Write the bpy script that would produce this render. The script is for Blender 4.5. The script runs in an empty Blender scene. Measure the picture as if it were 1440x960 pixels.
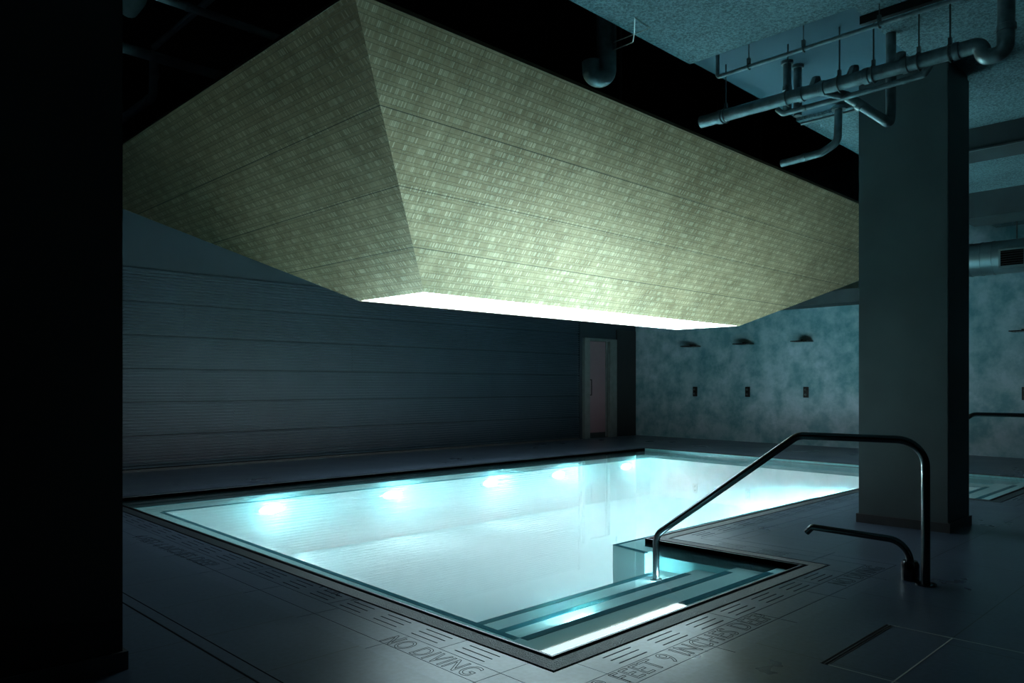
import bpy, bmesh, math, random
from mathutils import Vector, Matrix
random.seed(7)
SC = bpy.context.scene
C = SC.collection
CZ, F, CX, HY = 1.2, 1080.0, 720.0, 543.0
RX, RY = (0.7133, -0.7009), (0.7009, 0.7133)      # camera right / forward in room axes
WZ = -0.03

def at(px, py, z):
    """room point seen at a pixel at height z"""
    d = F * (z - CZ) / (HY - py)
    r = (px - CX) / F * d
    return Vector((RX[0]*r + RY[0]*d, RX[1]*r + RY[1]*d, z))

# ------------------------------------------------------------------ helpers
def tag(o, label=None, cat=None, group=None, kind=None):
    if label: o['label'] = label
    if cat: o['category'] = cat
    if group: o['group'] = group
    if kind: o['kind'] = kind
    return o

def link(name, me, mat=None, parent=None):
    o = bpy.data.objects.new(name, me)
    if mat: me.materials.append(mat)
    C.objects.link(o)
    if parent is not None:
        o.parent = parent
        o.matrix_parent_inverse = Matrix.Translation(-parent.location)
    return o

def obj(name, bm, mat=None, parent=None, smooth=False):
    me = bpy.data.meshes.new(name)
    bmesh.ops.recalc_face_normals(bm, faces=bm.faces)
    if smooth:
        for f in bm.faces: f.smooth = True
        for e in bm.edges:
            if len(e.link_faces) == 2 and e.calc_face_angle(0) > 0.7: e.smooth = False
    bm.to_mesh(me); bm.free()
    return link(name, me, mat, parent)

def empty(name, loc=(0, 0, 0)):
    o = bpy.data.objects.new(name, None); C.objects.link(o)
    o.location = loc; o.empty_display_size = .1
    return o

def box(bm, x0, x1, y0, y1, z0, z1, bevel=0):
    r = bmesh.ops.create_cube(bm, size=1)
    for v in r['verts']:
        v.co = Vector(((x0+x1)/2 + v.co.x*(x1-x0), (y0+y1)/2 + v.co.y*(y1-y0), (z0+z1)/2 + v.co.z*(z1-z0)))
    if bevel:
        es = set(e for v in r['verts'] for e in v.link_edges)
        bmesh.ops.bevel(bm, geom=list(es), offset=bevel, segments=2, affect='EDGES')
    return bm

def bx(*a, **k): return box(bmesh.new(), *a, **k)

def prism(bm, pts, z0, z1):
    lo = [bm.verts.new((p[0], p[1], z0)) for p in pts]
    hi = [bm.verts.new((p[0], p[1], z1)) for p in pts]
    n = len(pts)
    bm.faces.new(hi); bm.faces.new(lo[::-1])
    for i in range(n): bm.faces.new((lo[i], lo[(i+1) % n], hi[(i+1) % n], hi[i]))
    return bm

def fillet(pts, rad, seg=8):
    """polyline with rounded corners; rad is one radius or a list for inner points"""
    pts = [Vector(p) for p in pts]
    out = [pts[0]]
    for i in range(1, len(pts)-1):
        r = rad[i-1] if isinstance(rad, (list, tuple)) else rad
        a, b, c = pts[i-1], pts[i], pts[i+1]
        u, w = (a-b).normalized(), (c-b).normalized()
        ang = u.angle(w)
        if r <= 0 or ang > 3.1: out.append(b); continue
        t = min(r / math.tan(ang/2), (a-b).length*.49 if i > 1 else (a-b).length*.95, (c-b).length*.95)
        r2 = t * math.tan(ang/2)
        cen = b + (u+w).normalized() * (r2 / math.sin(ang/2))
        s, e = b + u*t - cen, b + w*t - cen
        tot = s.angle(e)
        for k in range(seg+1):
            f = k/seg
            out.append(cen + (s*math.sin((1-f)*tot) + e*math.sin(f*tot)) / math.sin(tot))
    out.append(pts[-1])
    return out

def tube(bm, pts, r, n=16, cap=True):
    pts = [Vector(p) for p in pts]
    rs = r if isinstance(r, (list, tuple)) else [r]*len(pts)
    prev = None; rings = []
    for i, p in enumerate(pts):
        if i == 0: t = pts[1]-p
        elif i == len(pts)-1: t = p-pts[i-1]
        else: t = (pts[i+1]-p).normalized() + (p-pts[i-1]).normalized()
        t.normalize()
        if prev is None:
            a = Vector((0, 0, 1)) if abs(t.z) < .9 else Vector((1, 0, 0))
            nx = t.cross(a).normalized()
        else:
            nx = (prev - t*prev.dot(t)).normalized()
        prev = nx; ny = t.cross(nx)
        rings.append([bm.verts.new(p + (nx*math.cos(2*math.pi*k/n) + ny*math.sin(2*math.pi*k/n))*rs[i]) for k in range(n)])
    for a, b in zip(rings, rings[1:]):
        for k in range(n): bm.faces.new((a[k], a[(k+1) % n], b[(k+1) % n], b[k]))
    if cap: bm.faces.new(rings[0][::-1]); bm.faces.new(rings[-1])
    return bm

def tb(pts, r, n=16): return tube(bmesh.new(), pts, r, n)

# ------------------------------------------------------------------ materials
class N:
    def __init__(s, name):
        s.m = bpy.data.materials.new(name); s.m.use_nodes = True
        s.t = s.m.node_tree; s.n = s.t.nodes; s.b = s.n['Principled BSDF']; s.o = s.n['Material Output']
    def add(s, ty, **kw):
        n = s.n.new(ty)
        for k, v in kw.items():
            if k.startswith('i_'): n.inputs[k[2:].replace('_', ' ')].default_value = v
            else: setattr(n, k, v)
        return n
    def l(s, a, b): s.t.links.new(a, b)
    def math(s, op, a, b=None, c=None):
        n = s.n.new('ShaderNodeMath'); n.operation = op
        for i, v in enumerate((a, b, c)):
            if v is None: continue
            if isinstance(v, (int, float)): n.inputs[i].default_value = v
            else: s.l(v, n.inputs[i])
        return n.outputs[0]
    def mix(s, fac, a, b, ty='MIX'):
        n = s.n.new('ShaderNodeMix'); n.data_type = 'RGBA'; n.blend_type = ty
        for sock, v in ((n.inputs[0], fac), (n.inputs[6], a), (n.inputs[7], b)):
            if isinstance(v, (int, float)): sock.default_value = v
            elif isinstance(v, tuple): sock.default_value = (*v, 1) if len(v) == 3 else v
            else: s.l(v, sock)
        return n.outputs[2]
    def noise(s, scale, detail=3, vec=None, rough=.5, w=None):
        n = s.n.new('ShaderNodeTexNoise'); n.inputs['Scale'].default_value = scale
        n.inputs['Detail'].default_value = detail; n.inputs['Roughness'].default_value = rough
        s.l(vec if vec is not None else s.pos(), n.inputs['Vector'])
        return n.outputs[0]
    def pos(s):
        if not hasattr(s, '_p'): s._p = s.n.new('ShaderNodeNewGeometry').outputs['Position']
        return s._p
    def ramp(s, fac, *stops):
        n = s.n.new('ShaderNodeValToRGB'); e = n.color_ramp.elements
        while len(e) < len(stops): e.new(.5)
        for i, (p, c) in enumerate(stops):
            e[i].position = p; e[i].color = (*c, 1) if isinstance(c, tuple) else (c, c, c, 1)
        s.l(fac, n.inputs[0]); return n.outputs[0]
    def bump(s, h, strength=.3, dist=.01):
        n = s.n.new('ShaderNodeBump'); n.inputs['Strength'].default_value = strength; n.inputs['Distance'].default_value = dist
        s.l(h, n.inputs['Height']); s.l(n.outputs[0], s.b.inputs['Normal'])
    def set(s, col=None, rough=None, metal=None, spec=None):
        for k, v in (('Base Color', col), ('Roughness', rough), ('Metallic', metal), ('Specular IOR Level', spec)):
            if v is None: continue
            if isinstance(v, tuple): s.b.inputs[k].default_value = (*v, 1)
            elif isinstance(v, (int, float)): s.b.inputs[k].default_value = v
            else: s.l(v, s.b.inputs[k])
        return s

def plain(name, col, rough=.5, metal=0, var=.15, scale=8, bump=0, bscale=60, spec=None):
    s = N(name)
    f = s.noise(scale, 4)
    c = s.ramp(f, (.3, tuple(x*(1-var) for x in col)), (.7, tuple(min(1, x*(1+var)) for x in col)))
    s.set(c, rough, metal, spec)
    if bump: s.bump(s.noise(bscale, 4), bump, .004)
    return s.m

def emit(name, col, strength):
    s = N(name); s.set((.8, .8, .8), .5)
    s.b.inputs['Emission Color'].default_value = (*col, 1); s.b.inputs['Emission Strength'].default_value = strength
    return s.m

M = {}
def mat_deck(name, brick=True, base=(.062, .08, .115)):
    s = N(name)
    big = s.noise(.9, 5, rough=.6); fine = s.noise(38, 4)
    c = s.ramp(big, (.28, tuple(x*.68 for x in base)), (.72, tuple(x*1.35 for x in base)))
    c = s.mix(.35, c, s.ramp(fine, (.3, tuple(x*.6 for x in base)), (.7, tuple(x*1.5 for x in base))))
    rg = s.ramp(big, (.25, .24), (.75, .4))
    if brick:
        b = s.add('ShaderNodeTexBrick', i_Scale=1, i_Mortar_Size=.0028, i_Mortar_Smooth=.1, i_Brick_Width=1.25, i_Row_Height=.63, offset=.5)
        mp = s.add('ShaderNodeMapping'); mp.inputs['Location'].default_value = (.42, -.51, 0)
        s.l(s.pos(), mp.inputs[0]); s.l(mp.outputs[0], b.inputs['Vector'])
        c = s.mix(b.outputs['Fac'], c, (.012, .013, .015))
        h = s.math('SUBTRACT', s.math('MULTIPLY', fine, .12), b.outputs['Fac'])
        s.bump(h, .5, .003)
    else:
        s.bump(fine, .25, .002)
    s.set(c, rg, 0, .32)
    return s.m
M['deck'] = mat_deck('slate_floor_tile')
M['deck_strip'] = mat_deck('slate_border_tile', False, (.075, .095, .135))
M['grate'] = mat_deck('stone_grate', False, (.066, .084, .12))
def mat_gravel():
    s = N('rough_split_stone')
    v = s.add('ShaderNodeTexVoronoi', i_Scale=150); s.l(s.pos(), v.inputs['Vector'])
    f = s.noise(170, 3)
    c = s.ramp(f, (.38, (.006, .008, .01)), (.55, (.035, .042, .052)), (.72, (.16, .18, .2)))
    s.set(c, .42, 0, .6); s.bump(v.outputs['Distance'], .7, .006)
    return s.m
M['gravel'] = mat_gravel()
M['black'] = plain('gutter_black', (.004, .004, .005), .9, spec=.05)
M['engrave'] = plain('engraved_line', (.004, .004, .005), 1, spec=0)
M['lip'] = plain('brushed_steel_lip', (.16, .16, .17), .45, 1)
M['rail'] = plain('graphite_steel', (.075, .08, .085), .23, 1, .08)
M['pipe'] = plain('cast_iron_pipe', (.16, .19, .2), .36, .55, .3, 14, .15, 90)
M['hanger'] = plain('galvanised_hanger', (.12, .13, .13), .4, .8)
M['rod'] = plain('bright_wire', (.55, .57, .55), .3, 1)
M['board'] = plain('plinth_board', (.05, .045, .047), .5)
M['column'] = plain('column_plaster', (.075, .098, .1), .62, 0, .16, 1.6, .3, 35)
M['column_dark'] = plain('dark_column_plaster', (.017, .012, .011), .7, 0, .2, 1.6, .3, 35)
M['void'] = plain('black_soffit', (.006, .007, .008), .9)
M['duct'] = plain('duct_sheet', (.17, .23, .25), .38, .6, .2, 3)
M['beam'] = plain('beam_concrete', (.028, .036, .04), .8, 0, .2, 3)
M['smoothceil'] = plain('smooth_slab', (.045, .1, .135), .75, 0, .12, 1.2)
M['shower'] = plain('dark_bronze', (.03, .026, .025), .35, .8)
M['doorframe'] = plain('door_frame_paint', (.11, .125, .12), .5)
M['pink'] = plain('rose_frosted_panel', (.19, .115, .13), .5, 0, .12, .8)
M['doordark'] = plain('dark_panel', (.012, .012, .013), .5)

def mat_spray():
    s = N('sprayed_acoustic_ceiling')
    f = s.noise(55, 5, rough=.75); g = s.noise(1.2, 3)
    c = s.ramp(f, (.38, (.026, .048, .056)), (.62, (.25, .38, .42)))
    c = s.mix(.3, c, s.ramp(g, (.3, (.07, .11, .12)), (.7, (.22, .33, .36))))
    s.set(c, .9); s.bump(f, .9, .02); return s.m
M['spray'] = mat_spray()

def mat_plaster():
    s = N('mottled_plaster')
    n1 = s.noise(.55, 5, rough=.62)
    v = s.add('ShaderNodeTexVoronoi', i_Scale=2.6); v.feature = 'SMOOTH_F1'
    mp = s.add('ShaderNodeVectorMath', operation='ADD')
    nn = s.add('ShaderNodeTexNoise', i_Scale=3.0, i_Detail=4); s.l(s.pos(), nn.inputs['Vector'])
    s.l(s.pos(), mp.inputs[0]); s.l(nn.outputs['Color'], mp.inputs[1]); s.l(mp.outputs[0], v.inputs['Vector'])
    n2 = s.noise(2.2, 5, rough=.7)
    a = s.ramp(n1, (.36, (.09, .25, .28)), (.5, (.2, .35, .39)), (.64, (.42, .5, .56)))
    b = s.ramp(n2, (.38, (.07, .2, .22)), (.62, (.46, .54, .6)))
    c = s.mix(.5, a, b)
    c = s.mix(s.math('MULTIPLY', v.outputs['Distance'], .35), c, (.09, .22, .25))
    s.set(c, .75); s.bump(s.noise(9, 4), .2, .01); return s.m
M['plaster'] = mat_plaster()

def mat_left(name, fluted):
    s = N(name)
    f = s.noise(1.3, 4)
    c = s.ramp(f, (.3, (.013, .026, .039)), (.7, (.024, .041, .058)))
    s.set(c, .55)
    if not fluted: s.set(s.ramp(f, (.3, (.007, .015, .021)), (.7, (.012, .022, .03))), .7)
    return s.m
M['flute'] = mat_left('fluted_wall_panel', True)
M['leftwall'] = mat_left('dark_teal_paint', False)

def mat_pool(name='aqua_mosaic', c0=(.36, .89, .93), c1=(.28, .76, .8)):
    s = N(name)
    b = s.add('ShaderNodeTexBrick', i_Scale=1, i_Mortar_Size=.0015, i_Brick_Width=.05, i_Row_Height=.05, offset=0)
    s.l(s.pos(), b.inputs['Vector'])
    c = s.mix(s.math('MULTIPLY', b.outputs['Fac'], .25), c0, c1)
    s.set(c, .8, 0, .02); return s.m
M['pool'] = mat_pool()
M['step'] = mat_pool('brightened_aqua_step_mosaic', (.62, .99, .995), (.52, .9, .93))  # pool mosaic lightened: extra light put into the colour of benches and steps
M['nosing'] = plain('teal_nosing_tile', (.016, .16, .21), .9, 0, .15, 60, spec=.02)
def mat_water():
    s = N('still_pool_water')
    tr = s.add('ShaderNodeBsdfTransparent'); tr.inputs[0].default_value = (.9, .985, 1, 1)
    gl = s.add('ShaderNodeBsdfGlossy'); gl.inputs['Roughness'].default_value = .02
    fr = s.add('ShaderNodeFresnel')
    geo = s.add('ShaderNodeNewGeometry')       # same reflectance seen from above and from below
    s.l(s.math('SUBTRACT', 1.22, s.math('MULTIPLY', geo.outputs['Backfacing'], 1.22-1/1.22)), fr.inputs['IOR'])
    bn = s.add('ShaderNodeBump', i_Strength=.02, i_Distance=.01)
    s.l(s.noise(1.1, 2), bn.inputs['Height']); s.l(bn.outputs[0], gl.inputs['Normal'])
    mx = s.add('ShaderNodeMixShader')
    s.l(fr.outputs[0], mx.inputs[0]); s.l(tr.outputs[0], mx.inputs[1]); s.l(gl.outputs[0], mx.inputs[2])
    s.l(mx.outputs[0], s.o.inputs['Surface'])
    sc = s.add('ShaderNodeVolumeScatter', i_Density=.42, i_Anisotropy=.15); sc.inputs[0].default_value = (.38, .955, .985, 1)
    s.l(sc.outputs[0], s.o.inputs['Volume']); return s.m
M['water'] = mat_water()

def mat_hopper():
    s = N('brass_relief_tile')
    uv = s.add('ShaderNodeUVMap').outputs[0]
    sx = s.add('ShaderNodeSeparateXYZ'); s.l(uv, sx.inputs[0])
    u, v = sx.outputs[0], sx.outputs[1]
    def cells(cw, rh, off):
        row = s.math('FLOOR', s.math('DIVIDE', v, rh))
        wr = s.add('ShaderNodeTexWhiteNoise', noise_dimensions='1D'); s.l(row, wr.inputs['W'])
        uu = s.math('ADD', s.math('DIVIDE', u, cw), s.math('MULTIPLY', wr.outputs[0], 7.3))
        col = s.math('FLOOR', uu)
        cb = s.add('ShaderNodeCombineXYZ'); s.l(col, cb.inputs[0]); s.l(row, cb.inputs[1]); cb.inputs[2].default_value = off
        wn = s.add('ShaderNodeTexWhiteNoise', noise_dimensions='3D'); s.l(cb.outputs[0], wn.inputs['Vector'])
        fr = s.math('FRACT', uu)
        gap = s.math('GREATER_THAN', fr, .74)
        return wn.outputs[0], gap
    fv = s.math('FRACT', s.math('DIVIDE', v, .078))
    w1, g1 = cells(.0145, .078, 1.0)
    w2, g2 = cells(.011, .0195, 5.0)
    low = s.math('LESS_THAN', fv, .38)
    h = s.mix(low, s.math('MULTIPLY', w1, s.math('SUBTRACT', 1, g1)), s.math('MULTIPLY', s.math('MULTIPLY', w2, .6), s.math('SUBTRACT', 1, g2)))
    h = s.math('POWER', h, 2.4)
    line = s.math('ADD', s.math('LESS_THAN', fv, .07), s.math('LESS_THAN', s.math('ABSOLUTE', s.math('SUBTRACT', fv, .40)), .03))
    sz = s.add('ShaderNodeSeparateXYZ'); s.l(s.pos(), sz.inputs[0])
    seam = None
    for z0 in (3.25, 2.81, 2.41):
        k = s.math('LESS_THAN', s.math('ABSOLUTE', s.math('SUBTRACT', sz.outputs[2], z0)), 0.0028)
        seam = k if seam is None else s.math('MAXIMUM', seam, k)
    us = s.math('FRACT', s.math('DIVIDE', u, 1.22))
    seam = s.math('MAXIMUM', seam, s.math('MULTIPLY', s.math('LESS_THAN', us, .004), .6))
    line = s.math('MINIMUM', s.math('ADD', s.math('MULTIPLY', line, .55), seam), 1)
    mot = s.ramp(s.noise(.95, 5, rough=.62), (.3, (.34, .195, .095)), (.5, (.57, .34, .18)), (.7, (.74, .47, .27)))
    mot = s.mix(.45, mot, s.ramp(s.noise(6, 3), (.3, (.33, .195, .1)), (.7, (.8, .52, .31))))
    c = s.mix(h, s.mix(.28, mot, (.05, .035, .015)), s.mix(.42, mot, (1, .82, .6)))
    c = s.mix(s.math('MULTIPLY', line, .8), c, (.03, .026, .015))
    s.set(c, .5, .45, .5)
    hh = s.math('SUBTRACT', h, s.math('MULTIPLY', line, .8))
    s.bump(hh, .75, .012)
    return s.m
M['hopper'] = mat_hopper()
M['shaft'] = plain('white_shaft_lining', (.9, .9, .88), .6)
M['skylight'] = emit('diffusing_light_panel', (.68, .92, 1), 7.5)

# ------------------------------------------------------------------ pool outline (counter-clockwise)
P = [(2.53, 2.32), (5.0, 2.325), (5.0, 3.59), (9.3, 3.60), (9.3, 2.26), (11.80, 2.26), (12.27, 8.81), (2.66, 8.81)]
def offset(pts, w):
    """outward offset of a ccw polygon"""
    n = len(pts); out = []
    for i in range(n):
        a, b, c = Vector(pts[i-1]), Vector(pts[i]), Vector(pts[(i+1) % n])
        d1, d2 = (b-a).normalized(), (c-b).normalized()
        n1, n2 = Vector((d1.y, -d1.x)), Vector((d2.y, -d2.x))
        m = (n1+n2).normalized(); k = w / m.dot(n1)
        out.append((b.x + m.x*k, b.y + m.y*k))
    return out
def ring(bm, w0, w1, z0, z1):
    a, b = offset(P, w0), offset(P, w1); n = len(P)
    for i in range(n):
        j = (i+1) % n
        prism(bm, [a[i], b[i], b[j], a[j]], z0, z1)
    return bm
CORN = []
def runs():
    n = len(P)
    for i in range(n):
        a, b = Vector(P[i]), Vector(P[(i+1) % n]); z = Vector(P[i-1]); c = Vector(P[(i+2) % n])
        cr = lambda p, q, r: (q-p).x*(r-q).y - (q-p).y*(r-q).x
        yield i, a, b, cr(z, a, b) < 0, cr(a, b, c) < 0      # reflex flags at both ends

# --- deck (floor with a hole)
bm = bmesh.new()
hole = offset(P, .556)
RMX0, RMX1, RMY0, RMY1 = -3.2, 15.7, -3.2, 11.5
outer = [(RMX0, RMY0), (RMX1, RMY0), (RMX1, RMY1), (RMX0, RMY1)]
es = []
for loop in (hole, outer):
    vs = [bm.verts.new((x, y, 0)) for x, y in loop]
    es += [bm.edges.new((vs[i], vs[(i+1) % len(vs)])) for i in range(len(vs))]
bmesh.ops.triangle_fill(bm, edges=es, use_beauty=True)
g = bmesh.ops.extrude_face_region(bm, geom=bm.faces[:])
for v in [e for e in g['geom'] if isinstance(e, bmesh.types.BMVert)]: v.co.z = -.12
floor = obj('floor', bm, M['deck']); tag(floor, 'dark slate tiled floor around the lit pool', kind='structure')

# --- gutter bed, joints
b = ring(bmesh.new(), .0121, .56, -.12, -.028)
tag(obj('trim_1', b, M['black']), 'black drainage channel under the pool surround', kind='structure')
tag(obj('trim_2', ring(bmesh.new(), 0, .012, -.12, 0), M['lip']), 'thin steel lip along the water edge', kind='structure')
tag(obj('trim_3', ring(bmesh.new(), .042, .129, -.03, 0), M['gravel']), 'rough split-stone band beside the water edge', kind='structure')
tag(obj('trim_4', ring(bmesh.new(), .144, .3105, -.03, -.012), M['black']), 'dark bed below the stone gratings', kind='structure')

def strip(w0, w1, tile, gap=.004, joints=None):
    bm = bmesh.new()
    A, B = offset(P, w0), offset(P, w1)
    for i, a, b, ra, rb in runs():
        d = (b-a).normalized(); nrm = Vector((d.y, -d.x)); L = (b-a).length
        s0 = w1 if ra else -0.0; s1 = L - (w1 if rb else 0)
        k = max(1, round((s1-s0)/tile)); st = (s1-s0)/k
        for q in range(k):
            e0, e1 = s0+q*st+gap/2, s0+(q+1)*st-gap/2
            pts = [a+d*e0+nrm*w0, a+d*e0+nrm*w1, a+d*e1+nrm*w1, a+d*e1+nrm*w0]
            prism(bm, pts, -.03, 0)
    n = len(P)
    for i, a, b, ra, rb in runs():      # convex corner tiles
        if not ra:
            p = Vector(P[i-1]); dp = (a-p).normalized(); np_ = Vector((dp.y, -dp.x))
            d = (b-a).normalized(); nn = Vector((d.y, -d.x))
            g = gap/2
            prism(bm, [a+np_*w0+dp*g, a+np_*w1+dp*g, Vector(B[i]), a+nn*w1-d*g, a+nn*w0-d*g, Vector(A[i])], -.03, 0)
        else:
            p = Vector(P[i-1]); dp = (a-p).normalized(); np_ = Vector((dp.y, -dp.x))
            d = (b-a).normalized(); nn = Vector((d.y, -d.x))
            prism(bm, [Vector(A[i]), a-dp*w1+np_*w0, Vector(B[i]), a+d*w1+nn*w0], -.03, 0)
    return bm
tag(obj('trim_5', strip(.3135, .4535, .63), M['deck_strip']), 'engraved slate border tiles around the gratings', kind='structure')
tag(obj('trim_6', strip(.4575, .5575, .63), M['deck_strip']), 'narrow plain slate border tiles', kind='structure')

# --- slotted stone gratings, one per pool side
names = ['near side of the steps, in the foreground', 'steps side of the peninsula below the handrail', 'peninsula side facing the long pool',
         'peninsula side hidden towards the far steps', 'near side of the far steps', 'far short end of the pool under the showers',
         'long pool side under the fluted wall', 'left short end of the pool']
def grate(i, a, b, ra, rb):
    w0, w1 = .146, .3095
    d = (b-a).normalized(); nrm = Vector((d.y, -d.x)); L = (b-a).length
    s0 = w1 if ra else 0.003; s1 = L - (w1 if rb else 0.003)
    root = empty('drain_grate', (a.x+d.x*s0, a.y+d.y*s0, 0))
    tag(root, 'slotted dark stone drain grating along the ' + names[i], 'drain grating', 'stone drain gratings around the pool')
    per, sl, hw = .333, .205, .0042
    n = max(1, int((s1-s0)/per)); marg = (s1-s0-n*per)/2
    nt = max(1, math.ceil(n/3))                # three slot groups on one stone
    k0 = 0
    for t in range(nt):
        k1 = min(n, k0+3)
        e0 = s0 if t == 0 else s0+marg+k0*per+.002
        e1 = s1 if t == nt-1 else s0+marg+k1*per-.002
        scuts = [e0]; slots = []
        for k in range(k0, k1):
            c0 = s0+marg+k*per+(per-sl)/2; slots.append((c0, c0+sl)); scuts += [c0, c0+sl]
        scuts.append(e1)
        rows = [.182, .227, .272]
        wcuts = [w0]
        for r in rows: wcuts += [r-hw, r+hw]
        wcuts.append(w1)
        bm = bmesh.new(); V = {}
        def vert(si, wi, z):
            key = (si, wi, z)
            if key not in V:
                p = a + d*scuts[si] + nrm*wcuts[wi]; V[key] = bm.verts.new((p.x, p.y, z))
            return V[key]
        ns, nw = len(scuts)-1, len(wcuts)-1
        hole = lambda x, y: 0 <= x < ns and 0 <= y < nw and x % 2 == 1 and y % 2 == 1
        for x in range(ns):
            for y in range(nw):
                if hole(x, y):
                    continue
                bm.faces.new((vert(x, y, 0), vert(x+1, y, 0), vert(x+1, y+1, 0), vert(x, y+1, 0)))
                for (dx, dy, p, q) in ((1, 0, (x+1, y), (x+1, y+1)), (-1, 0, (x, y), (x, y+1)), (0, 1, (x, y+1), (x+1, y+1)), (0, -1, (x, y), (x+1, y))):
                    nx_, ny_ = x+dx, y+dy
                    if not (0 <= nx_ < ns and 0 <= ny_ < nw) or hole(nx_, ny_):
                        bm.faces.new((vert(*p, 0), vert(*q, 0), vert(*q, -.0119), vert(*p, -.0119)))
        obj('grate_stone', bm, M['grate'], root)
        k0 = k1
        if k0 >= n: break
    pv = Vector(P[i-1]); dp = (a-pv).normalized(); npv = Vector((dp.y, -dp.x))
    if ra:
        obj('corner_stone', prism(bmesh.new(), [Vector(offset(P, w0)[i]), a-dp*w1+npv*w0, Vector(offset(P, w1)[i]), a+d*w1+nrm*w0], -.0119, 0), M['grate'], root)
    if not ra:   # corner stone
        Bo, Ao = offset(P, w1)[i], offset(P, w0)[i]
        obj('corner_stone', prism(bmesh.new(), [a+npv*w0, a+npv*w1, Vector(Bo), a+nrm*w1, a+nrm*w0, Vector(Ao)], -.0119, 0), M['grate'], root)
for r in runs(): grate(*r)

# --- engraved lettering
def text(s, loc, rot, size, label, width=None):
    cu = bpy.data.curves.new('engraved_text', 'FONT'); cu.body = s; cu.size = size
    cu.align_x = 'LEFT'; cu.dimensions = '2D'; cu.fill_mode = 'NONE'; cu.space_character = 1.08
    cu.dimensions = '3D'; cu.fill_mode = 'HALF'; cu.bevel_depth = 0; cu.resolution_u = 4
    # measure
    t = bpy.data.objects.new('t', cu); C.objects.link(t)
    dg = bpy.context.evaluated_depsgraph_get()
    me = bpy.data.meshes.new_from_object(t.evaluated_get(dg))
    xs = [v.co.x for v in me.vertices]; ys = [v.co.y for v in me.vertices]
    sx = width/(max(xs)-min(xs)) if width else 1
    bm = bmesh.new(); bm.from_mesh(me)
    bmesh.ops.remove_doubles(bm, verts=bm.verts, dist=1e-5)
    # outline strokes along the border of the filled letters
    iv = sorted((min(v.co.x for v in e.verts), max(v.co.x for v in e.verts)) for e in bm.edges)
    breaks = []; hi_ = iv[0][1]
    for p_, q_ in iv:
        if p_ > hi_ + size*.17: breaks.append((hi_+p_)/2)
        hi_ = max(hi_, q_)
    outs = [bmesh.new() for _ in range(len(breaks)+1)]
    for e in bm.edges:
        if len(e.link_faces) <= 1:
            out = outs[sum(min(v.co.x for v in e.verts) > b_ for b_ in breaks)]
            p, q = e.verts[0].co.copy(), e.verts[1].co.copy()
            p.x *= sx; q.x *= sx; p.z = q.z = 0
            dd = q-p
            if dd.length < 1e-6: continue
            dd.normalize(); nn = Vector((-dd.y, dd.x, 0))*.0015; ex = dd*.0012
            pts = [p-ex-nn, q+ex-nn, q+ex+nn, p-ex+nn]
            prism(out, [(v.x, v.y) for v in pts], -.001, .0005)
    bm.free(); bpy.data.objects.remove(t); bpy.data.meshes.remove(me)
    o = bpy.data.objects.new('engraved_lettering', None); C.objects.link(o)
    for out in outs: link_ = obj('engraved_word', out, M['engrave']); link_.parent = o
    o.location = loc; o.rotation_euler = (0, 0, rot)
    return tag(o, label, 'lettering', 'engraved safety markings')
text('3 FEET 9 INCHES DEEP', (2.40, 1.888, 0), 0, .158, 'engraved words 3 FEET 9 INCHES DEEP on the foreground border tiles', 1.36)
text('NO DIVING', (4.66, 1.888, 0), 0, .158, 'engraved words NO DIVING beside the shower spout, far right', .64)
text('NO DIVING', (2.093, 3.03, 0), -math.pi/2, .158, 'engraved words NO DIVING at the bottom centre near the pool corner', .62)
text('4 FEET 6 INCHES DEEP', (2.125, 6.50, 0), -math.pi/2, .158, 'engraved words 4 FEET 6 INCHES DEEP beside the left column', 1.42)

# ------------------------------------------------------------------ basin
basin = empty('trim_7', (2.5, 2.3, 0)); tag(basin, 'aqua tiled pool basin with benches and steps', kind='structure')
FZ = -.8
bm = bmesh.new()
vt = [bm.verts.new((x, y, -.001)) for x, y in P]; vb = [bm.verts.new((x, y, FZ)) for x, y in P]
for i in range(len(P)):
    j = (i+1) % len(P); bm.faces.new((vt[i], vt[j], vb[j], vb[i]))
bm.faces.new(vb)
def pobj(name, b, mat): 
    o = obj(name, b, mat, basin); return o
pobj('pool_shell', bm, M['pool'])
def insx(y, l):   # x of the left / right pool edge
    return 2.53+(y-2.32)*.02 if l else 11.80+(y-2.26)*.0718
e = .004
pobj('pool_bench', prism(bmesh.new(), [(insx(2.79, 1)+e, 2.79), (2.86, 2.79), (3.06, 8.36), (3.06, 8.806), (2.66+e, 8.806)], FZ, -.125), M['step'])
pobj('pool_bench', prism(bmesh.new(), [(3.06, 8.36), (11.83, 8.36), (11.83, 8.806), (3.06, 8.806)], FZ, -.125), M['step'])
pobj('pool_bench', prism(bmesh.new(), [(11.42, 2.79), (insx(2.79, 0)-e, 2.79), (12.266, 8.806), (11.83, 8.806)], FZ, -.125), M['step'])
pobj('pool_bench', prism(bmesh.new(), [(4.80, 3.45), (5.0-e, 3.45), (5.0-e, 3.60), (8.6, 3.605), (8.6, 3.80), (4.86, 3.80)], FZ, -.062), M['step'])
def nosing(p, q, z, w=.044, side=1):
    p, q = Vector(p), Vector(q); d = (q-p).normalized(); n = Vector((-d.y, d.x))*w*side
    pobj('nosing_tile', prism(bmesh.new(), [p, q, q+n, p+n], z-.006, z+.002), M['nosing'])
nosing((2.858, 2.735), (3.06, 8.36), -.125, side=1)
nosing((3.06, 8.36), (11.83, 8.36), -.125, .05)
nosing((11.42, 2.79), (11.83, 8.36), -.125, side=-1)
nosing((4.86, 3.80), (8.6, 3.80), -.062, .03, -1)
nosing((4.80, 3.45), (4.86, 3.80), -.062, .035, -1)
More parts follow.
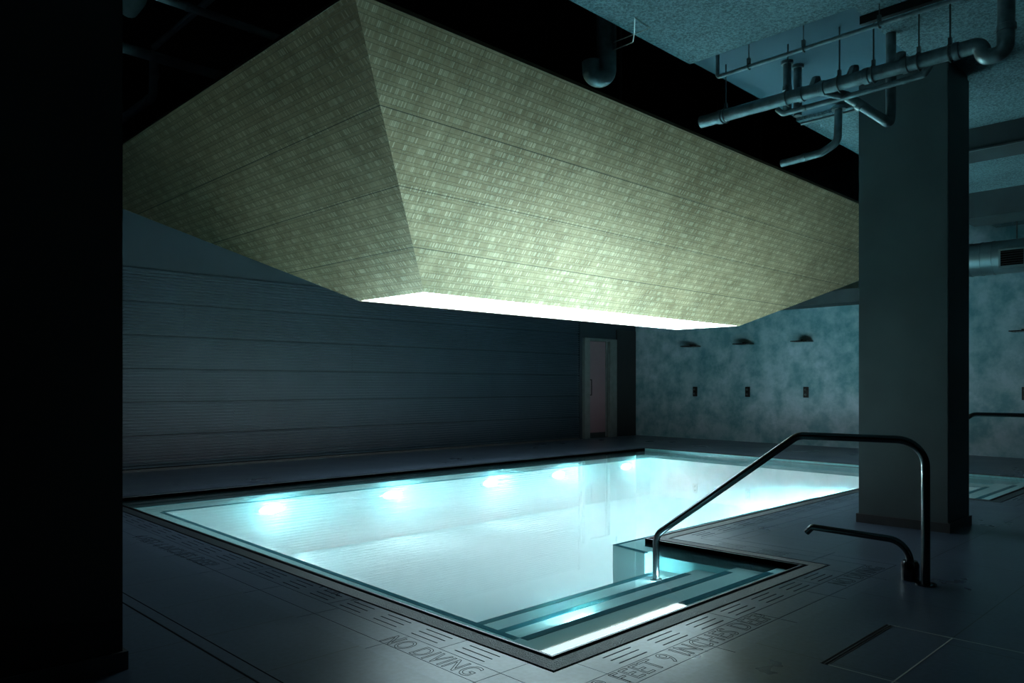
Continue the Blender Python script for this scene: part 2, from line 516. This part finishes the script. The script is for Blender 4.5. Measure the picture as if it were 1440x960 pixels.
def steps(x0, x1, xi0, xi1, xe0, xe1, y0):
    T = [(y0+.004, 2.485, -.048, x0, x1, x0+.02, xe1), (2.485, 2.79, -.095, x0, x1, xi0-.06, xe1), (2.79, 3.12, -.165, xi0, xi1, xi0, xe1), (3.12, 3.45, -.225, xi0, xi1, xi0, xe1)]
    for ya, yb, z, xa, xb, na, nb in T:
        pobj('pool_step', prism(bmesh.new(), [(xa+e, ya), (xb-e, ya), (xb-e, yb), (xa+e, yb)], FZ, z), M['step'])
        nosing((na, yb), (nb, yb), z, .055, -1)
steps(2.54, 5.0, 2.86, 5.0, 0, 4.84, 2.325)
steps(9.3, 11.80, 9.3, 11.42, 0, 11.3, 2.26)

w = prism(bmesh.new(), offset(P, .006), -.86, WZ)
water = obj('pool_water', w, M['water'])
tag(water, 'still glowing turquoise water filling the pool', 'water', kind='stuff')

# ------------------------------------------------------------------ pool lamps
LM = {}
def lens_mat(st):
    st = round(st)
    if st in LM: return LM[st]
    s = N('frosted_lamp_lens'); s.set((.8, .8, .8), .5)
    gc = s.add('ShaderNodeTexCoord').outputs['Generated']
    v = s.add('ShaderNodeSeparateXYZ'); s.l(gc, v.inputs[0])
    q = lambda o: s.math('POWER', s.math('MULTIPLY', s.math('SUBTRACT', o, .5), 2), 2)
    rr = s.math('MINIMUM', s.math('ADD', q(v.outputs[0]), q(v.outputs[2])), 1)
    s.l(s.math('MULTIPLY', s.math('POWER', s.math('SUBTRACT', 1.0, rr), 6.0), st), s.b.inputs['Emission Strength'])
    s.b.inputs['Emission Color'].default_value = (.5, .93, 1, 1)
    LM[st] = s.m
    return s.m
def pool_lamp(x, y, z, ang, label, power, r=.2, fancy=True):
    root = empty('pool_light', (x, y, z)); tag(root, label, 'pool light', 'underwater lamps of the pool')
    n = Vector((math.cos(ang), math.sin(ang), 0)); c = Vector((x, y, z))
    A_ = math.pi*(r*.86)**2*.36
    for nm_, bm_, mt_ in (('housing_ring', tb([c, c+n*.012], [r*1.0, r*.96], 32), M['step']), ('lens', tb([c+n*.0125, c+n*.018], [r*.88, r*.84], 32), lens_mat(power/(math.pi*A_)*7.0))):
        for v in bm_.verts: v.co.z = z + (v.co.z-z)*.36
        obj(nm_, bm_, mt_, root)
PW = 44
where = ['leftmost', 'second from the left', 'middle', 'fourth from the left', 'rightmost']
for x, wd in zip((4.27, 5.98, 7.75, 9.25, 11.05), where):
    pool_lamp(x, 8.355, -.232, -math.pi/2, 'round underwater lamp in the wall below the fluted panels, %s of five' % wd, PW)
pool_lamp(3.42, 2.796, -.128, math.pi/2, 'small underwater lamp in the riser of the foreground steps', 5.0, .03)
pool_lamp(2.552, 3.0, -.082, 0, 'tiny added underwater fill lamp in the pool wall at the left end of the foreground steps', 4, .05)  # added lamp out of view, brightens the steps and notch wall
pool_lamp(4.70, 3.127, -.198, math.pi/2, 'small added underwater fill lamp in the lower riser of the foreground steps by the handrail', 3, .03)  # added to lift the notch wall and lowest tread, no visible fixture
pool_lamp(6.1, 3.806, -.22, math.pi/2, 'underwater lamp in the peninsula wall nearer the handrail', 45)
pool_lamp(7.9, 3.806, -.22, math.pi/2, 'underwater lamp in the peninsula wall nearer the square column', 95)
pool_lamp(9.02, 3.622, -.22, math.pi/2, 'added underwater fill lamp in the peninsula wall hidden behind the square column', 150)  # extra unseen lamp to brighten the right end of the canopy
pool_lamp(2.97, 5.2, -.24, 0, 'added underwater fill lamp in the short left pool wall', 22)  # added fill for the water, faces away from the camera

# ------------------------------------------------------------------ hopper
O = [(4.40, 5.64), (10.12, 5.62), (10.10, 6.66), (4.38, 6.68)]
OZ, TZ = 2.07, 3.75
T = [(2.75, 4.26), (15.35, 4.26), (15.35, 10.93), (2.75, 10.93)]
hop = empty('light_canopy', (7, 6, TZ))
tag(hop, 'huge inverted pyramid canopy of brassy relief tiles hanging over the pool', 'light canopy')
def hopper_face(i, name):
    j = (i+1) % 4
    bm = bmesh.new(); uvl = bm.loops.layers.uv.new('UVMap')
    q = [Vector((*O[i], OZ)), Vector((*O[j], OZ)), Vector((*T[j], TZ)), Vector((*T[i], TZ))]
    vs = [bm.verts.new(p) for p in q]; f = bm.faces.new(vs)
    du = (q[1]-q[0]).normalized(); nn = (q[1]-q[0]).cross(q[3]-q[0]).normalized(); dv = nn.cross(du)
    uv = {v: ((v.co-q[0]).dot(du)+20, (v.co-q[0]).dot(dv)+20) for v in vs}
    for lp in f.loops: lp[uvl].uv = uv[lp.vert]
    me = bpy.data.meshes.new(name)
    # give it thickness upward/inward
    inn = nn if nn.z > 0 else -nn
    g = bmesh.ops.extrude_face_region(bm, geom=[f])
    nv = [v for v in g['geom'] if isinstance(v, bmesh.types.BMVert)]
    for v in nv: v.co += Vector((0, 0, .03)) 
    for fc in bm.faces:
        for lp in fc.loops:
            lp[uvl].uv = ((lp.vert.co-q[0]).dot(du)+20, (lp.vert.co-q[0]).dot(dv)+20)
    bmesh.ops.recalc_face_normals(bm, faces=bm.faces)
    bm.to_mesh(me); bm.free()
    return link(name, me, M['hopper'], hop)
for i in range(4): hopper_face(i, 'tiled_face')
# slim edge trims around the top
bm = bmesh.new()
for i in range(4):
    a, b_ = Vector((*T[i], TZ)), Vector((*T[(i+1) % 4], TZ)); d = (b_-a).normalized(); n = Vector((d.y, -d.x, 0))
    prism(bm, [a-n*.05, a+n*.004, b_+n*.004, b_-n*.05], TZ+.0, TZ+.03)
obj('top_trim', bm, M['hopper'], hop)
# white shaft lining
bm = bmesh.new(); H = .003
ins = [(4.42, 5.66), (10.10, 5.64), (10.08, 6.64), (4.40, 6.66)]
lo = [bm.verts.new((x, y, OZ+.004)) for x, y in ins]; hi = [bm.verts.new((x, y, OZ+.25)) for x, y in ins]
for i in range(4): bm.faces.new((lo[i], lo[(i+1) % 4], hi[(i+1) % 4], hi[i]))
g = bmesh.ops.solidify(bm, geom=bm.faces[:], thickness=-.012)
obj('shaft_lining', bm, M['shaft'], hop)
bm = bmesh.new(); prism(bm, ins, OZ+H, OZ+H+.02); obj('light_panel', bm, M['skylight'], hop)
# closed lid + hanging rods
bm = bmesh.new(); prism(bm, [(T[0][0]+.05, T[0][1]+.05), (T[1][0]-.05, T[1][1]+.05), (T[2][0]-.05, T[2][1]-.05), (T[3][0]+.05, T[3][1]-.05)], TZ-.02, TZ)
obj('top_lid', bm, M['void'], hop)
for x in (3.4, 6.4, 9.4, 12.4):
    for y in (4.9, 10.3): obj('hanging_rod', tb([(x, y, TZ), (x, y, 5.6)], .012, 8), M['hanger'], hop)

# ------------------------------------------------------------------ room shell
LY = 11.39
def struct(name, bm, m, label): return tag(obj(name, bm, m), label, kind='structure')
struct('ceiling', bx(RMX0, 5.58, RMY0, 3.55, 3.9, 4.1), M['spray'], 'sprayed rough concrete ceiling above the deck')
tag(obj('ceiling', prism(bmesh.new(), [(5.58, 2.2), (7.55, 2.2), (7.55, 3.55), (5.58, 3.55)], 3.93, 4.1), M['smoothceil']), 'smooth recessed slab panel above the pipes', kind='structure')
bm = bmesh.new(); box(bm, 5.58, 15.7, RMY0, 2.2, 3.9, 4.1); box(bm, 7.55, 15.7, 2.2, 3.55, 3.9, 4.1)
struct('ceiling', bm, M['spray'], 'sprayed rough ceiling beyond the square column')
struct('ceiling', bx(RMX0, 15.7, 3.55, 11.6, 5.6, 5.7), M['void'], 'black void above the canopy')
struct('trim_8', bx(RMX0, 15.7, 3.47, 3.55, 4.1, 5.6), M['void'], 'black slab edge at the void')
struct('wall_back', bx(RMX0, 15.9, LY, LY+.2, 0, 5.6), M['leftwall'], 'dark teal painted wall above the fluted panels')
a0, a1 = Vector((15.47, LY)), Vector((14.72, RMY0))
struct('wall_right', prism(bmesh.new(), [a0, a1, a1+Vector((.3, 0)), a0+Vector((.3, 0))][::-1], 0, 5.6), M['plaster'], 'mottled blue-grey plaster wall with the showers')
struct('wall_front', bx(RMX0, 15.7, RMY0-.2, RMY0, 0, 4.1), M['column_dark'], 'dark wall behind the camera')
struct('wall_left', bx(RMX0-.2, RMX0, RMY0, 11.6, 0, 5.6), M['column_dark'], 'dark wall at the left')

# fluted panels: bands of horizontal ribs
bh, z0 = .4733, .035
joints = [[3.1, 8.2], [5.2, 9.3, 12.4], [4.45, 10.6], [7.3, 11.9], [4.45, 9.9], [3.2, 8.1, 12.8]]
for k in range(6):
    zb = z0 + k*bh
    cuts = [-3.1] + joints[k] + [13.30]
    bm = bmesh.new()
    nr = 10
    for xa, xb in zip(cuts, cuts[1:]):
        xa += .002; xb -= .002
        prof = [(LY, zb+.006), (LY-.03, zb+.006)]
        ph = (bh-.03)/nr
        for r in range(nr):
            zz = zb+.012+r*ph
            prof += [(LY-.03, zz), (LY-.052, zz+ph*.06), (LY-.052, zz+ph*.46), (LY-.012, zz+ph*.54), (LY-.012, zz+ph*.96)]
        prof += [(LY-.03, zb+bh-.012), (LY, zb+bh-.012)]
        A = [bm.verts.new((xa, y, z)) for y, z in prof]; B = [bm.verts.new((xb, y, z)) for y, z in prof]
        for i in range(len(prof)-1): bm.faces.new((A[i], A[i+1], B[i+1], B[i]))
        bm.faces.new(A); bm.faces.new(B[::-1])
    tag(obj('wall_back', bm, M['flute']), ['lowest', 'second', 'third', 'fourth', 'fifth', 'top'][k] + ' course of dark horizontally fluted wall panels', kind='structure')
struct('baseboard_back', bx(RMX0, 13.3, LY-.055, LY, 0, .035), M['board'], 'thin dark base strip under the fluted wall')
struct('wall_back', bx(13.28, 13.36, LY-.07, LY, 0, 2.9), M['leftwall'], 'dark end post of the fluted wall')

# door
d1 = empty('door_1', (14.0, LY, 0)); tag(d1, 'narrow rose-tinted door in a wide grey frame', kind='structure')
def dp(name, b, m): return obj(name, b, m, d1)
dp('door_jamb', bx(13.42, 13.60, LY-.10, LY, 0, 2.31), M['doorframe'])
dp('door_jamb', bx(14.34, 14.60, LY-.10, LY, 0, 2.31), M['doorframe'])
dp('door_head', bx(13.60, 14.34, LY-.10, LY, 2.25, 2.31), M['doorframe'])
dp('door_leaf', bx(13.62, 14.24, LY-.035, LY-.003, .13, 2.24), M['pink'])
dp('door_edge', bx(14.24, 14.27, LY-.06, LY-.003, .02, 2.24), M['doorframe'])
dp('door_bottom_gap', bx(13.62, 14.24, LY-.03, LY-.003, .0, .13), M['doordark'])  # dark strip standing in for the shaded gap under the leaf
dp('door_gap', bx(14.27, 14.34, LY-.02, LY-.003, 0, 2.25), M['doordark'])
h = tb([(13.68, LY-.035, 1.0), (13.68, LY-.08, 1.0), (13.68, LY-.08, 1.35), (13.68, LY-.035, 1.35)], .012, 8); dp('door_handle', h, M['rail'])
struct('door_2', bx(14.68, 15.43, LY-.04, LY, 0, 2.55), M['doordark'], 'flat black panel standing in for a dark opening in the far corner')  # dark opening drawn as a flat black panel

# columns
def column(x0, x1, y0, y1, name, label, m):
    r = empty('square_column', ((x0+x1)/2, (y0+y1)/2, 0)); tag(r, label, 'column')
    bm = bmesh.new(); box(bm, x0, x1, y0, y1, 0, 3.86, .006); obj('shaft', bm, m, r)
    bm = bmesh.new(); box(bm, x0+.01, x1-.01, y0+.01, y1-.01, 3.86, 3.9); obj('shadow_gap', bm, M['board'], r)
    bm = bmesh.new()
    t = .016
    box(bm, x0-t, x1+t, y0-t, y0, 0, .077); box(bm, x0-t, x1+t, y1, y1+t, 0, .077)
    box(bm, x0-t, x0, y0, y1, 0, .077); box(bm, x1, x1+t, y0, y1, 0, .077)
    obj('base_plinth', bm, M['board'], r)
column(6.955, 7.53, 1.98, 2.70, 'c', 'tall square dark teal plaster column on the deck at the right', M['column'])
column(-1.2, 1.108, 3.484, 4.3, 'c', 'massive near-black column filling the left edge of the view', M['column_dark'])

# beams on the right
struct('trim_9', bx(9.07, 9.56, RMY0, 3.3, 3.66, 3.9), M['beam'], 'dark steel-edged ceiling beam behind the column')
struct('trim_10', bx(9.045, 9.068, RMY0, 3.3, 3.655, 3.67), M['lip'], 'thin bright edge strip of the ceiling beam')
struct('trim_11', bx(12.1, 12.8, RMY0, 3.3, 3.55, 3.9), M['beam'], 'second dark ceiling beam nearer the shower wall')
struct('trim_12', bx(14.35, 14.9, 4.7, 7.35, 2.75, 3.0), M['beam'], 'low dark soffit above the shower wall')
# duct
du = empty('air_duct', (13.9, 1.0, 3.2)); tag(du, 'large round sheet-metal air duct below the beams at the right edge', 'duct')
bm = tb([(13.9, -3.1, 3.22), (13.9, 4.4, 3.22)], .26, 40); obj('duct_tube', bm, M['duct'], du, True)
for y in (3.62, 3.46, 3.3, 2.6, 1.5):
    obj('duct_band', tb([(13.9, y-.012, 3.22), (13.9, y+.012, 3.22)], .268, 40), M['duct'], du, True)
fr = obj('grille_frame', bx(13.60, 13.70, 2.82, 3.18, 3.02, 3.30), M['duct'], du)
bm = bmesh.new()
box(bm, 13.595, 13.605, 2.85, 3.15, 3.045, 3.275)
obj('grille_opening', bm, M['black'], du)
for k in range(6): obj('grille_louvre', bx(13.585, 13.595, 2.85, 3.15, 3.07+k*.036, 3.076+k*.036), M['shower'], du)
for y in (3.0, 1.2): obj('duct_strap', tb([(13.9, y, 3.47), (13.9, y, 3.9)], .012, 8), M['hanger'], du)

# ------------------------------------------------------------------ pipes
def pipe(name, label, pts, rad, r=.1, couplings=(), mat='pipe', extra=None, group=None, n=18, part_of=None):
    root = part_of
    if root is None:
        root = empty(name, pts[0]); tag(root, label, 'pipe', group); name = 'pipe_run'
    pp = fillet(pts, r); obj(name, tube(bmesh.new(), pp, rad, n), M[mat], root, True)
    for cpt, dr in couplings:
        cpt, dr = Vector(cpt), Vector(dr).normalized()
        obj('coupling', tube(bmesh.new(), [cpt-dr*.022, cpt-dr*.018, cpt+dr*.018, cpt+dr*.022], [rad*1.02, rad*1.14, rad*1.14, rad*1.02], n), M[mat], root, True)
    return root
def hang(root, x, y, z, rad, top=3.93, slim=.006):
    h = obj('hanger_rod', tb([(x, y, z+rad+.03), (x, y, top)], slim, 8), M['hanger'], root)
    bm = bmesh.new()
    ringp = [(x+math.cos(a)*(rad+.007), y, z+math.sin(a)*(rad+.007)) for a in [2*math.pi*k/20 for k in range(21)]]
    tube(bm, ringp, .006, 6, False)
    box(bm, x-.012, x+.012, y-.012, y+.012, z+rad+.004, z+rad+.05)
    obj('clevis', bm, M['hanger'], root)
Y = (0, 1, 0)
mz = 3.5
mp = pipe('drain_pipe', 'thick drain pipe with branches crossing in front of the right column',
     [(5.87, 3.62, mz+.003), (5.87, 1.47, mz), (5.87, 1.46, mz-.1), (5.87, 1.33, mz-.1), (5.87, 1.325, 3.9)], .052, [.055, .06, .06],
     [((5.87, y, mz), Y) for y in (3.43, 2.72, 2.55, 2.22, 1.95, 1.62)] + [((5.87, 1.325, mz+.06), (0, 0, 1))])
for y in (3.38, 2.83, 2.42, 2.17, 1.86, 1.66): hang(mp, 5.87, y, mz, .054)
for y, a in ((2.62, .5), (2.33, .7), (2.0, .6)):     # clean-out fittings on top of the run
    obj('cleanout', tb([(5.87, y, mz+.03), (5.87, y-.02, mz+.085), (5.87, y-.02, mz+.1)], [.04, .036, .03], 10), M['pipe'], mp)
pipe('branch_pipe', 'branch pipe dropping from the drain pipe to an elbow beside the column',
     [(5.87, 2.55, mz-.02), (6.0, 2.42, mz-.06), (6.13, 2.20, mz-.26), (6.16, 2.16, mz-.30), (6.19, 2.16, mz-.2), (6.19, 2.16, 3.9)], .037, .04,
     [((6.05, 2.34, mz-.14), (.13, -.22, -.2))], part_of=mp)
pipe('condensate_pipe', 'thin pipe slung just below the thick drain pipe',
     [(5.99, 2.98, mz-.02), (5.99, 2.93, mz-.07), (5.97, 2.3, mz-.075), (5.95, 1.85, mz-.075), (5.93, 1.8, mz-.02)], .022, .04,
     [((5.98, 2.75, mz-.072), Y), ((5.96, 1.98, mz-.075), Y)], part_of=mp)
for (x, y, lb) in ((6.18, 2.985, 'left'), (6.32, 2.96, 'right')):
    s = pipe('riser_pipe', 'short vertical pipe stub above the drain pipe, %s one of the pair' % lb, [(x, y, 3.5), (x, y, 3.93)], .034, 0, [((x, y, 3.7), (0, 0, 1))])
    obj('ceiling_flange', tb([(x, y, 3.905), (x, y, 3.93)], .05, 18), M['pipe'], s)
dp_ = pipe('drop_pipe', 'vertical pipe left of the column bending back over the canopy edge',
     [(7.45, 3.08, 3.9), (7.45, 3.09, 3.56), (7.45, 3.25, 3.49), (7.45, 3.66, 3.47)], .037, [.09, .05], [((7.45, 3.42, 3.484), Y)])
obj('ceiling_flange', tb([(7.45, 3.08, 3.87), (7.45, 3.08, 3.9)], .065, 18), M['pipe'], dp_)
pipe('conduit', 'thin dark conduit running under the slab left of the column', [(7.55, 2.2, 3.86), (7.55, 3.5, 3.86)], .014, 0)
sp = pipe('sprinkler_line', 'slim sprinkler pipe hung close under the ceiling above the drain pipe',
     [(5.65, 3.33, 3.93), (5.65, 3.33, 3.75), (5.65, 3.29, 3.75), (5.65, .4, 3.76)], .016, [.02, .01], [((5.65, 3.28, 3.75), Y), ((5.65, 1.9, 3.755), Y)])
for y in (3.05, 2.6, 2.05, 1.5): hang(sp, 5.65, y, 3.753, .016, slim=.004)
st = obj('ceiling_strut', bx(5.74, 5.785, .6, 2.22, 3.84, 3.9), M['shower']); tag(st, 'short black strut channel fixed under the ceiling near the top edge', 'strut')
# big drop with bend in the void
vp = pipe('waste_pipe', 'wide dark vertical pipe with a wire bracket, ending in a rounded bend above the canopy',
     [(4.93, 3.92, 5.6), (4.93, 3.92, 3.715), (4.85, 4.0, 3.715), (4.845, 4.005, 3.84)], .08, [.055, .055],
     [((4.93, 3.92, 4.3), (0, 0, 1))], n=28)
def apt(px, py, d):
    r = (px-CX)/F*d; return Vector((RX[0]*r+RY[0]*d, RX[1]*r+RY[1]*d, CZ+(HY-py)/F*d))
obj('wire_bracket', tb([apt(862, 60, 6.2), apt(914, 39, 5.45), apt(893, 25, 5.4), apt(892, 48, 5.6), apt(890, 59, 5.75), apt(862, 71, 6.2)], .0045, 6), M['rod'], vp)
# left-hand pipes in the void
M['pale_pipe'] = plain('pale_insulated_pipe', (.6, .66, .68), .5, 0, .15)
pipe('void_pipe', 'dim pipe emerging from behind the left column above the canopy', [(1.4, 8.24, 4.6), (4.35, 8.24, 4.6)], .052, 0, [((2.9, 8.24, 4.6), (1, 0, 0))], 'pale_pipe')
pipe('void_pipe', 'slim dim pipe at the top edge, sloping down to the right over the canopy', [(1.6, 6.95, 4.6), (3.85, 6.95, 4.6)], .036, 0, [((2.75, 6.95, 4.6), (1, 0, 0)), ((3.35, 6.95, 4.6), (1, 0, 0))], 'pale_pipe')
pipe('void_pipe', 'dim crossing pipe rising to the right behind the slim pipe at the top edge', [(2.94, 6.1, 4.72), (2.94, 8.3, 4.72)], .03, 0, (), 'pale_pipe')
pipe('void_pipe', 'small bright elbow fitting beside the left column above the canopy', [(3.02, 9.6, 4.3), (3.02, 8.55, 4.3), (3.02, 8.52, 4.75)], .045, .07, [((3.02, 8.68, 4.3), Y), ((3.02, 8.52, 4.52), (0, 0, 1))], 'pale_pipe')
pipe('void_pipe', 'rounded pipe end cap at the very top beside the left column', [(2.62, 7.8, 5.6), (2.62, 7.8, 4.98), (2.62, 8.1, 4.95)], .1, .12, (), 'pale_pipe')

# ------------------------------------------------------------------ handrail
def railing(dx, dy, label):
    A = Vector((2.503, 4.645)); B = Vector((1.062, 5.66))
    def pt(t, z):
        r, d = A + (B-A)*t
        return Vector((RX[0]*r+RY[0]*d+dx, RX[1]*r+RY[1]*d+dy, z))
    root = empty('handrail', pt(0, 0)); tag(root, label, 'handrail', 'pool handrails')
    pts = [pt(0, .008), pt(0, .872), pt(.425, .875), pt(1, .105), pt(1, -.222)]
    pp = fillet(pts, [.16, .12, .12], 10)
    o = obj('rail_tube', tube(bmesh.new(), pp, .0245, 20), M['rail'], root, True)
    c = pt(0, 0); obj('base_flange', tube(bmesh.new(), [c, c+Vector((0, 0, .008)), c+Vector((0, 0, .012))], [.06, .06, .05], 28), M['rail'], root, True)
    c = pt(1, -.224); obj('base_flange', tube(bmesh.new(), [c, c+Vector((0, 0, .008))], [.045, .045], 24), M['rail'], root, True)
railing(0, 0, 'dark steel handrail of the foreground steps, from deck into the water')
railing(5.2, .32, 'dark steel handrail of the far steps, partly hidden behind the column')
# water spout beside the rail
sb = at(1280, 815, 0)
sroot = empty('water_spout', sb); tag(sroot, 'low dark curved spout on a drum base beside the handrail post', 'spout')
zz = .235
p0 = sb; 
pts = [p0+Vector((0, 0, .08)), p0+Vector((0, 0, zz)), p0+Vector((0, .62, zz+.012)), p0+Vector((0, .66, zz-.03))]
obj('spout_tube', tube(bmesh.new(), fillet(pts, [.13, .035], 10), .0215, 18), M['rail'], sroot, True)
obj('drum_base', tube(bmesh.new(), [p0, p0+Vector((0, 0, .012)), p0+Vector((0, 0, .10)), p0+Vector((0, 0, .118))], [.049, .052, .052, .042], 28), M['rail'], sroot, True)

# ------------------------------------------------------------------ floor fittings
hx0, hx1, hy0, hy1 = 3.29, 4.06, 1.142, 1.405
ht = empty('floor_hatch', (hx0, hy0, 0)); tag(ht, 'flush floor hatch with a thin pale border at the lower right', 'floor hatch')
M['grout'] = plain('pale_grout', (.5, .48, .45), .6)
t = .006
obj('hatch_border', bx(hx0-.04, hx1, hy0-t, hy0, -.01, .0012), M['grout'], ht)
obj('hatch_border', bx(hx1, hx1+t, hy0-1.2, hy1+.03, -.01, .0012), M['grout'], ht)
obj('hatch_border', bx(hx0, hx0+t, hy0-.6, hy1, -.01, .0012), M['grout'], ht)
sd = empty('slot_drain', (hx0, hy1, 0)); tag(sd, 'narrow triple-line slot drain along the floor hatch', 'drain')
for k in range(3): obj('drain_rail', bx(hx0, hx1, hy1+k*.016, hy1+k*.016+.003, -.01, .002), M['lip'], sd)
for k in range(2): obj('drain_slot', bx(hx0, hx1, hy1+.004+k*.016, hy1+.015+k*.016, -.01, .0012), M['black'], sd)
td = empty('trench_drain', (1.48, 3, 0)); tag(td, 'long narrow trench drain cover running beside the left column', 'drain')
obj('drain_cover', bx(1.452, 1.512, -2.8, 11.0, -.01, .0012), M['grate'], td)
obj('drain_slot', bx(1.442, 1.450, -2.8, 11.0, -.01, .001), M['black'], td)
obj('drain_slot', bx(1.514, 1.520, -2.8, 11.0, -.01, .001), M['black'], td)

# ------------------------------------------------------------------ showers
def wallx(y): return a0.x + (a0.y-y)/(a0.y-a1.y)*(a1.x-a0.x)
wl = ['leftmost, nearest the far corner', 'second from the left', 'nearest the column on its left', 'at the right edge of the view']
for y, wd in zip((9.64, 8.29, 6.96, 3.12), wl):
    x = wallx(y)
    s = empty('rain_shower', (x, y, 2.11)); tag(s, 'flat dark shower head projecting from the plaster wall, ' + wd, 'shower head', 'showers on the plaster wall')
    bm = bmesh.new(); box(bm, x-.36, x-.04, y-.17, y+.17, 2.10, 2.118, .004); obj('spray_plate', bm, M['shower'], s)
    obj('wall_arm', bx(x-.2, x+.01, y-.02, y+.02, 2.119, 2.145), M['shower'], s)
    bm = bmesh.new()
    for i in range(7):
        for j in range(7): box(bm, x-.33+i*.043-.004, x-.33+i*.043+.004, y-.13+j*.043-.004, y-.13+j*.043+.004, 2.097, 2.1)
    o_ = obj('nozzle_field', bm, M['black'], s); o_['kind'] = 'stuff'
    v = empty('shower_valve', (x, y, 1.08)); tag(v, 'small dark rectangular shower control plate, ' + wd, 'shower control', 'shower controls on the plaster wall')
    bm = bmesh.new(); box(bm, x-.02, x+.01, y-.055, y+.055, .97, 1.19, .004); obj('control_plate', bm, M['shower'], v)
    for z in (1.03, 1.13): obj('control_knob', tb([(x-.02, y, z), (x-.05, y, z)], [.022, .02], 16), M['hanger'], v)

# ------------------------------------------------------------------ camera, world, colour
cd = bpy.data.cameras.new('camera'); cam = bpy.data.objects.new('camera', cd); C.objects.link(cam)
cam.location = (0, 0, CZ); cam.rotation_euler = (math.pi/2, 0, math.radians(-44.5))
cd.sensor_width = 36; cd.sensor_fit = 'HORIZONTAL'; cd.lens = 36*F/1440; cd.shift_y = (HY-480)/1440; cd.clip_start = .05
SC.camera = cam
w = bpy.data.worlds.new('world'); SC.world = w; w.use_nodes = True
w.node_tree.nodes['Background'].inputs[0].default_value = (.01, .015, .02, 1); w.node_tree.nodes['Background'].inputs[1].default_value = .2
vs = SC.view_settings; vs.view_transform = 'Standard'; vs.look = 'None'; vs.exposure = .64; vs.gamma = 1; vs.use_curve_mapping = False
SC.cycles.use_denoising = True
try: SC.cycles.denoiser = 'OPENIMAGEDENOISE'
except Exception: pass
SC.cycles.max_bounces = 12; SC.cycles.diffuse_bounces = 6; SC.cycles.glossy_bounces = 4; SC.cycles.transparent_max_bounces = 12
SC.cycles.caustics_reflective = False
SC.cycles.sample_clamp_indirect = 6
